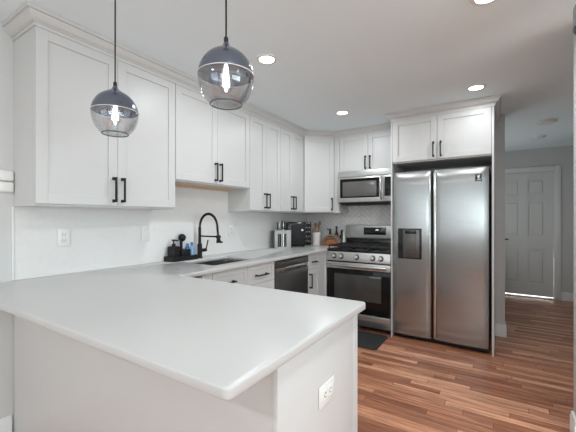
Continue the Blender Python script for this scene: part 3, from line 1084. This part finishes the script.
# sub-level pieces share the bay depth
obj('dispenser_niche', box(dx0 + 0.085, dx1 - 0.055, -0.0085, 0.0, dz0 + 0.085, dz1 - 0.06, 0.002), M['mwwin'], di)
obj('dispenser_controls', box(dx0 + 0.07, dx1 - 0.05, -0.0095, 0.0, dz1 - 0.055, dz1 - 0.02, 0.002), M['blackgloss'], di)
# badge on the right door
bd = obj('badge', box(0.778, 0.832, -0.001, 0.012, 1.632, 1.697, 0.001), M['display'], rd, 'small black badge with a pale mark')
b = new()
bx(b, 0.793, 0.817, -0.0018, -0.001, 1.672, 1.686)
bx(b, 0.798, 0.812, -0.0018, -0.001, 1.655, 1.671)
bx(b, 0.788, 0.822, -0.0018, -0.001, 1.641, 1.646)
obj('badge_mark', b, M['white'], rd)

# floor mat in front of the range
b = new()
prism(b, [(-1.76, 3.125), (-0.998, 3.125), (-0.998, 3.553), (-1.76, 3.553)], 0.0005, 0.012, 0.003, 0.04)
tag(obj('floor_mat', b, M['rubber']), 'dark grey rectangular mat on the floor in front of the range', 'mat')

# ------------------------------------------------------------------ outlets and switches
PL = M['white']


def outlet(label, loc, rz, horiz=False, switch=False):
    t = thing('light_switch' if switch else 'wall_outlet', label, 'switch' if switch else 'outlet', loc, rz)
    w_, h_ = 0.075, 0.118
    mt = Matrix.Rotation(PI / 2, 4, 'Y') if horiz else None
    b = new(); bx(b, -w_ / 2, w_ / 2, -0.006, 0, -h_ / 2, h_ / 2, 0.003, 2, mt)
    obj('plate', b, PL, t)
    if switch:
        b = new(); bx(b, -0.016, 0.016, -0.01, -0.005, -0.033, 0.033, 0.002, 1, mt)
        obj('rocker', b, PL, t)
    else:
        for s in (-1, 1):
            b = new(); bx(b, -0.017, 0.017, -0.0085, -0.005, s * 0.02 - 0.0145, s * 0.02 + 0.0145, 0.003, 1, mt)
            rc_ = obj('receptacle', b, PL, t)
            b = new()
            for sx in (-1, 1):
                bx(b, sx * 0.007 - 0.0013, sx * 0.007 + 0.0013, -0.0088, -0.008, s * 0.02 - 0.003, s * 0.02 + 0.007, 0, 1, mt)
            bx(b, -0.002, 0.002, -0.0088, -0.008, s * 0.02 - 0.01, s * 0.02 - 0.006, 0, 1, mt)
            obj('slot', b, M['slot'], rc_)
    return t


xt = XL + 0.0085
outlet('white duplex outlet on the tile under the large left wall cabinet', (xt, 1.014, 1.155), RZ)
outlet('white rocker switch on the tile left of the black tray', (xt, 1.605, 1.158), RZ, False, True)
outlet('white outlet on the tile right of the faucet', (xt, 2.6, 1.15), RZ)
outlet('white horizontal outlet on the end panel of the peninsula', (PX + 0.0005, 1.05, 0.667), RZ, True)
for i, (zc, lab) in enumerate(((1.525, 'upper of two white rounded wall controls left of the cabinet'), (1.46, 'lower of two white rounded wall controls left of the cabinet'))):
    o = obj('wall_control', box(-0.035, 0.035, -0.024, 0, -0.03, 0.03, 0.009, 3), M['white'])
    o.location = (XL + 0.0005, 0.715, zc)
    o.rotation_euler = (0, 0, RZ)
    tag(o, lab, 'control')

# ------------------------------------------------------------------ counter corner items
cz = CT + 0.0005
FACE = R(33)      # items turned towards the room
kb = thing('knife_block', 'pale grey knife block with an open front beside the black appliance', 'knife block', (-2.25, 3.37, cz), R(50))
b = new()
hw, hd, hh = 0.105, 0.042, 0.217
bx(b, -hw, -hw + 0.04, -hd, hd, 0.0, hh, 0.003); bx(b, hw - 0.06, hw, -hd, hd, 0.0, hh, 0.003)
bx(b, -hw + 0.04, hw - 0.06, -hd, hd, 0.0, 0.015)
bx(b, -hw + 0.04, hw - 0.06, -hd, -hd + 0.02, hh - 0.045, hh, 0.002); bx(b, -0.02, -0.008, -hd, -hd + 0.02, 0.015, hh - 0.045)
obj('block', b, M['acrylic'], kb)
obj('back_plate', box(-hw + 0.04, hw - 0.06, hd - 0.012, hd, 0.015, hh), M['black'], kb, 'dark inside of the block')
obj('side_panel', box(-hw - 0.016, -hw - 0.0005, -hd, hd, 0.0, hh, 0.003), M['darkgrey'], kb, 'dark grey side')
base = Matrix.Translation((-2.25, 3.37, cz)) @ Matrix.Rotation(R(50), 4, 'Z')
ordn = ('leftmost', 'second from left', 'middle', 'fourth from left', 'rightmost')
for i, u in enumerate((-0.055, -0.036, 0.0, 0.016, 0.032)):
    p = base @ Vector((u, 0.0, 0.0))
    kn = thing('kitchen_knife', 'steel kitchen knife standing in the grey block, %s of five' % ordn[i], 'knife', (p.x, p.y, cz + 0.016), R(50), 'knives in the grey block')
    b = new()
    hb_ = 0.21
    prism(b, [(-0.0045, -0.001), (0.0045, -0.001), (0.0045, 0.001), (-0.0045, 0.001)], 0.0, hb_)
    obj('blade', b, M['steelv'] if i == 3 else M['darksteel'], kn)
    b = new()
    bx(b, -0.0055, 0.0055, -0.011, 0.011, hb_, hb_ + 0.09 + 0.01 * (i % 3), 0.003, 2)
    obj('handle', b, M['steelv'] if i in (1, 3) else M['black'], kn)
# black appliance
ap = thing('air_fryer', 'black boxy countertop appliance with a small round knob behind the knife block', 'appliance', (-2.225, 3.65, cz), R(40))
obj('body', box(-0.12, 0.12, -0.1, 0.1, 0.012, 0.318, 0.02, 3), M['blackgloss'], ap)
obj('front_panel', box(-0.07, 0.115, -0.106, -0.098, 0.035, 0.285, 0.004), M['blackplastic'], ap)
obj('side_strip', box(-0.112, -0.074, -0.108, -0.096, 0.03, 0.28, 0.004), M['darkgrey'], ap, 'dark grey upright strip')
b = new()
lathe(b, [(0.014, 0), (0.013, 0.012), (0.0, 0.013)], 18, (0.07, -0.106, 0.215), Matrix.Rotation(PI / 2, 4, 'X'))
obj('knob', b, M['white'], ap, 'bright round knob')
for sx in (-1, 1):
    for sy in (-1, 1):
        obj('foot', lathe(new(), [(0.014, 0), (0.014, 0.014)], 12, (sx * 0.09, 0.015 + sy * 0.08, 0)), M['black'], ap)
# spice rack
sr = thing('spice_rack', 'tall black spice rack between the appliance and the white crock', 'rack', (-2.187, 3.905, cz), FACE)
b = new()
bx(b, -0.042, 0.042, -0.04, 0.04, 0.0, 0.012, 0.003)
for sx in (-1, 1):
    bx(b, sx * 0.039 - 0.004, sx * 0.039 + 0.004, 0.02, 0.03, 0.012, 0.31)
for k in range(5):
    bx(b, -0.037, 0.037, -0.03, 0.03, 0.012 + k * 0.06, 0.016 + k * 0.06)
bx(b, -0.043, 0.043, -0.03, 0.03, 0.308, 0.312)
obj('frame', b, M['black'], sr)
rowsn = ('bottom', 'second', 'third', 'fourth', 'top')
sbase = Matrix.Translation((-2.187, 3.905, cz)) @ Matrix.Rotation(FACE, 4, 'Z')
jar0 = None
for k in range(5):
    for c, s in (('left', -1), ('right', 1)):
        p = sbase @ Vector((s * 0.0185, -0.004, 0.0165 + k * 0.06))
        lab = 'tiny dark spice jar, %s shelf of the rack, %s side' % (rowsn[k], c)
        if jar0 is None:
            jar0 = thing('spice_jar', lab, 'jar', p, FACE, 'jars in the spice rack')
            b = new()
            lathe(b, [(0.0, 0), (0.016, 0), (0.017, 0.004), (0.017, 0.03), (0.014, 0.035), (0.0, 0.035)], 16)
            obj('jar', b, M['blackgloss'], jar0)
            b = new()
            lathe(b, [(0.0145, 0.0352), (0.0145, 0.041), (0.0, 0.0415)], 16)
            obj('lid', b, M['steelv'], jar0)
        else:
            dup(jar0, p, FACE, lab)
# white crock with wooden utensils
cr = obj('utensil_crock', lathe(new(), [(0.0, 0), (0.055, 0), (0.057, 0.004), (0.06, 0.17), (0.058, 0.172), (0.056, 0.168), (0.053, 0.01), (0.0, 0.008)], 28), M['ceramic'])
cr.location = (-2.102, 3.996, cz)
tag(cr, 'white ceramic crock holding wooden utensils in the counter corner', 'crock')
ut = [(-0.03, 0.0, -0.056, 0.0, 0.27, 'woodlight', 'pale wooden spoon leaning left in the white crock'),
      (-0.01, 0.015, -0.012, 0.02, 0.29, 'wood', 'brown wooden spatula standing near the middle of the crock'),
      (0.012, -0.004, 0.034, -0.004, 0.3, 'wood', 'brown wooden turner leaning right in the crock'),
      (0.0, 0.034, 0.05, 0.038, 0.315, 'wood', 'tall brown wooden spoon leaning furthest right in the crock'),
      (0.0, -0.024, 0.002, -0.038, 0.215, 'woodlight', 'short pale wooden stick at the front of the crock')]
for u, v, u2, v2, L_, mt, lab in ut:
    o = thing('wooden_utensil', lab, 'utensil', (-2.102, 3.996, cz + 0.01), FACE, 'wooden utensils in the crock')
    b = new()
    tube(b, [(u * 0.6, v * 0.6, 0.0), (u2 * 0.85, v2, L_ * 0.78)], 0.006, 8)
    obj('stick', b, M[mt], o)
    b = new()
    tube(b, [(u2 * 0.85, v2, L_ * 0.76), (u2 * 0.92, v2, L_ * 0.86), (u2, v2, L_ * 0.97), (u2 * 1.03, v2, L_)], 0.02, 10, [0.006, 0.019, 0.019, 0.009])
    for vv in b.verts:
        vv.co.y = v2 + (vv.co.y - v2) * 0.35
    obj('bowl', b, M[mt], o)
# arched wooden bread box
ab = thing('bread_box', 'arched reddish brown wooden bread box on the counter beside the range', 'bread box', (-1.884, 4.03, cz), R(8))


def arch(bm, w_, h_, y0_, y1_, z0_=0.0, inner=0.0):
    n_ = 20
    pts = [(w_ * math.cos(PI * i / n_), z0_ + h_ * math.sin(PI * i / n_)) for i in range(n_ + 1)]
    if inner:
        pts += [((w_ - inner) * math.cos(PI * i / n_), z0_ + (h_ - inner) * math.sin(PI * i / n_)) for i in range(n_, -1, -1)]
    b_ = new()
    A = [b_.verts.new((x, y0_, z)) for x, z in pts]
    B_ = [b_.verts.new((x, y1_, z)) for x, z in pts]
    k = len(pts)
    if inner:
        m_ = n_ + 1
        for i in range(n_):
            b_.faces.new((A[i], A[i + 1], A[k - 2 - i], A[k - 1 - i]))
            b_.faces.new((B_[i], B_[k - 1 - i], B_[k - 2 - i], B_[i + 1]))
    else:
        b_.faces.new(A[::-1]); b_.faces.new(B_)
    for i in range(k):
        j = (i + 1) % k
        b_.faces.new((A[i], A[j], B_[j], B_[i]))
    bmesh.ops.recalc_face_normals(b_, faces=b_.faces)
    merge(bm, b_)
    return bm


obj('base', box(-0.132, 0.132, -0.058, 0.055, 0.0, 0.012, 0.003), M['copper'], ab)
obj('inner_arch', arch(new(), 0.086, 0.075, -0.045, 0.045, 0.0125), M['copper'], ab, 'glossy reddish wood')
obj('middle_arch', arch(new(), 0.108, 0.105, -0.052, 0.048, 0.0125, 0.021), M['wood'], ab, 'darker brown wood band')
obj('outer_arch', arch(new(), 0.131, 0.138, -0.056, 0.05, 0.0125, 0.022), M['grain'], ab, 'striped grey-brown wood rim')
# bottles behind
bt_prof = [(0.0, 0), (0.03, 0), (0.032, 0.006), (0.032, 0.12), (0.014, 0.165), (0.012, 0.215), (0.014, 0.217), (0.014, 0.235), (0.0, 0.236)]
for (bxx, byy, s, lab) in ((-1.985, 4.185, 0.93, 'black bottle with a slanted top at the left behind the bread box'), (-1.89, 4.19, 1.08, 'tallest black bottle, in the middle behind the bread box'), (-1.815, 4.19, 0.87, 'black bottle at the right behind the bread box')):
    t_ = thing('black_bottle', lab, 'bottle', (bxx, byy, cz), 0, 'black bottles behind the bread box')
    b = new()
    lathe(b, [(r_ * (0.9 if s > 1 else 1), z_ * s) for r_, z_ in bt_prof[:6]] + [(0.0, bt_prof[5][1] * s)], 20)
    obj('glass', b, M['blackgloss'], t_)
    b = new()
    lathe(b, [(0.0145, bt_prof[5][1] * s + 0.0003), (0.0145, 0.232 * s), (0.0, 0.236 * s)], 14)
    if s == 0.93:
        bx(b, -0.05, 0.0, -0.008, 0.008, 0.222 * s, 0.236 * s, 0.003)
    obj('cap', b, M['black'], t_)
b = new()
lathe(b, [(0.0, 0), (0.018, 0), (0.018, 0.13), (0.01, 0.15), (0.01, 0.18), (0.0, 0.182)], 16)
o = obj('oil_bottle', b, M['white'])
o.location = (-1.765, 4.155, cz)
tag(o, 'slender white bottle tucked beside the left edge of the range', 'bottle')

# ------------------------------------------------------------------ pendants


def pendant(label, x, y, zc):
    r_ = 0.098
    t_ = thing('pendant_lamp', label, 'pendant lamp', (x, y, zc), 0, 'glass globe pendants over the peninsula')
    prof = [(r_ * math.cos(R(a)), 1.06 * r_ * math.sin(R(a))) for a in range(5, 63, 6)]
    prof += [(0.035, 0.0985), (0.022, 0.106), (0.013, 0.115), (0.009, 0.125), (0.0, 0.127)]
    inner = [(max(0.0, q_[0] - 0.003), q_[1] - 0.002) for q_ in prof[::-1]]
    b = new()
    lathe(b, prof + inner[1:-1] + [(prof[0][0] - 0.003, prof[0][1])], 48, cap=False)
    obj('shade', b, M['smoke'], t_, 'smoked chrome upper dome')
    gp = [(r_ * math.cos(R(a)), 1.13 * r_ * math.sin(R(a))) for a in range(4, -57, -5)]
    gi = [(q_[0] - 0.0025, q_[1]) for q_ in gp[::-1]]
    b = new()
    lathe(b, gp + gi, 48, cap=False)
    gl = obj('glass', b, M['glass'], t_, 'clear smoky lower glass, open at the bottom')
    b = new()
    rr, rz_ = gp[-1]
    tube(b, [(rr * math.cos(2 * PI * i / 48), rr * math.sin(2 * PI * i / 48), rz_) for i in range(49)], 0.0026, 6)
    obj('rim', b, M['rim'], gl)
    b = new()
    tube(b, [((r_ + 0.0005) * math.cos(2 * PI * i / 48), (r_ + 0.0005) * math.sin(2 * PI * i / 48), 0.0085) for i in range(49)], 0.0013, 6)
    obj('seam_ring', b, M['white'], t_, 'bright ring')
    b = new()
    tube(b, [(0, 0, 0.127), (0, 0, ZC - zc - 0.022)], 0.0032, 8)
    lathe(b, [(0.008, 0.12), (0.008, 0.142), (0.005, 0.146)], 14)
    obj('cord', b, M['black'], t_)
    b = new()
    lathe(b, [(0.06, ZC - zc - 0.0215), (0.06, ZC - zc - 0.0005), (0.0, ZC - zc - 0.0005)], 28)
    obj('canopy', b, M['black'], t_)
    b = new()
    lathe(b, [(0.018, 0.055), (0.02, 0.06), (0.02, 0.095), (0.0, 0.1)], 18)
    so = obj('socket', b, M['black'], t_)
    b = new()
    lathe(b, [(0.016, 0.054), (0.02, 0.03), (0.028, -0.01), (0.026, -0.03), (0.012, -0.05), (0.0, -0.053)], 24, cap=False)
    bu = obj('bulb', b, M['bulbglass'], t_, 'clear filament bulb')
    b = new()
    for k in range(6):
        a = 2 * PI * k / 6
        tube(b, [(0.004 * math.cos(a), 0.004 * math.sin(a), 0.048), (0.012 * math.cos(a), 0.012 * math.sin(a), -0.028)], 0.0011, 5)
    obj('filament', b, M['filament'], bu, 'glowing filaments')
    return t_


pendant('smoked globe pendant hanging on the left, smaller in view, over the peninsula', -1.475, 0.837, 1.757)
pendant('smoked globe pendant hanging on the right, larger in view, over the peninsula', -0.81, 0.858, 1.774)
# dark dome pendant at the right edge
dp = thing('dome_pendant', 'dark grey dome pendant cut off by the right edge of the photo', 'pendant lamp', (0.43, 2.0, 0))
b = new()
pr = [(0.135, 2.155), (0.14, 2.16), (0.138, 2.255), (0.11, 2.32), (0.06, 2.352), (0.0, 2.357)]
lathe(b, pr + [(q_[0] * 0.97, q_[1] - 0.004) for q_ in pr[::-1][1:]], 40, cap=False)
obj('shade', b, M['darkgrey'], dp)
b = new()
tube(b, [(0, 0, 2.355), (0, 0, ZC - 0.02)], 0.004, 8)
lathe(b, [(0.05, ZC - 0.0205), (0.05, ZC - 0.0005), (0.0, ZC - 0.0005)], 24)
obj('cord', b, M['black'], dp)

# ------------------------------------------------------------------ recessed lights and detectors
rl = [(-1.374, 1.865, 'recessed ceiling light above the sink side, left of the photo centre'),
      (-1.395, 3.24, 'recessed ceiling light near the range cabinets'),
      (-0.164, 3.235, 'recessed ceiling light in front of the fridge cabinet'),
      (-0.05, 1.93, 'recessed ceiling light cut by the top edge of the photo'),
      (0.1, 0.3, 'added out-of-view fill light over the passage beside the viewpoint'),  # from here on unseen fill lights, added to brighten floor and counters
      (1.45, 0.9, 'added out-of-view fill light right of the viewpoint in the dining side'),
      (1.45, -0.9, 'added out-of-view fill light behind and right of the viewpoint'),
      (-1.2, -1.5, 'added out-of-view fill light behind and left of the viewpoint')]
for x, y, lab in rl:
    t_ = thing('recessed_light', lab, 'ceiling light', (x, y, ZC), 0, 'recessed ceiling lights')
    b = new()
    lathe(b, [(0.052, -0.0005), (0.075, -0.0005), (0.073, -0.006), (0.055, -0.008), (0.052, -0.006)], 32, cap=False)
    obj('trim_ring', b, M['white'], t_)
    b = new()
    lathe(b, [(0.0, -0.005), (0.0515, -0.005), (0.0515, -0.001), (0.0, -0.001)], 32)
    obj('diffuser', b, M['led'], t_)
    d = bpy.data.lights.new('downlight', 'AREA')
    d.shape = 'DISK'
    d.size = 0.1
    d.energy = 2.5 if 'fridge' in lab else 5.8 if 'range cab' in lab else 5.2 if 'sink' in lab else 5.5 if 'passage' in lab else 15.0 if 'left of the viewpoint' in lab else 7.0
    d.color = (0.93, 0.975, 1.0)
    l = bpy.data.objects.new('downlight', d)
    COL.objects.link(l)
    l.location = (0, 0, -0.012)
    l.parent = t_
for x, y, r_, nm, lab in ((0.466, 4.79, 0.1, 'flush_light', 'unlit round flush light on the hall ceiling, nearer of two discs'), (0.462, 5.62, 0.075, 'smoke_detector', 'white round smoke detector on the hall ceiling, further of two discs')):
    t_ = thing(nm, lab, 'ceiling light' if nm == 'flush_light' else 'smoke detector', (x, y, ZC))
    b = new()
    lathe(b, [(0.0, -0.0005), (r_, -0.0005), (r_, -0.012), (r_ * 0.9, -0.02)], 32, cap=False)
    obj('base', b, M['white'], t_)
    b = new()
    lathe(b, [(r_ * 0.88, -0.018), (r_ * 0.8, -0.032), (r_ * 0.4, -0.04), (0.0, -0.041)], 32, cap=False)
    obj('cover', b, M['white'], t_)
# picture on the hall wall
pf = thing('picture_frame', 'dark framed picture on the hall wall, half hidden by the right wall end', 'picture', (HX - 0.001, 6.05, 1.95))
b = new()
for a in ((-0.18, -0.15, -0.4, 0.4), (0.15, 0.18, -0.4, 0.4)):
    bx(b, -0.025, 0, a[0], a[1], a[2], a[3])
bx(b, -0.025, 0, -0.15, 0.15, 0.37, 0.4); bx(b, -0.025, 0, -0.15, 0.15, -0.4, -0.37)
obj('frame', b, M['black'], pf)
obj('print', box(-0.012, 0, -0.15, 0.15, -0.37, 0.37), M['picture'], pf)
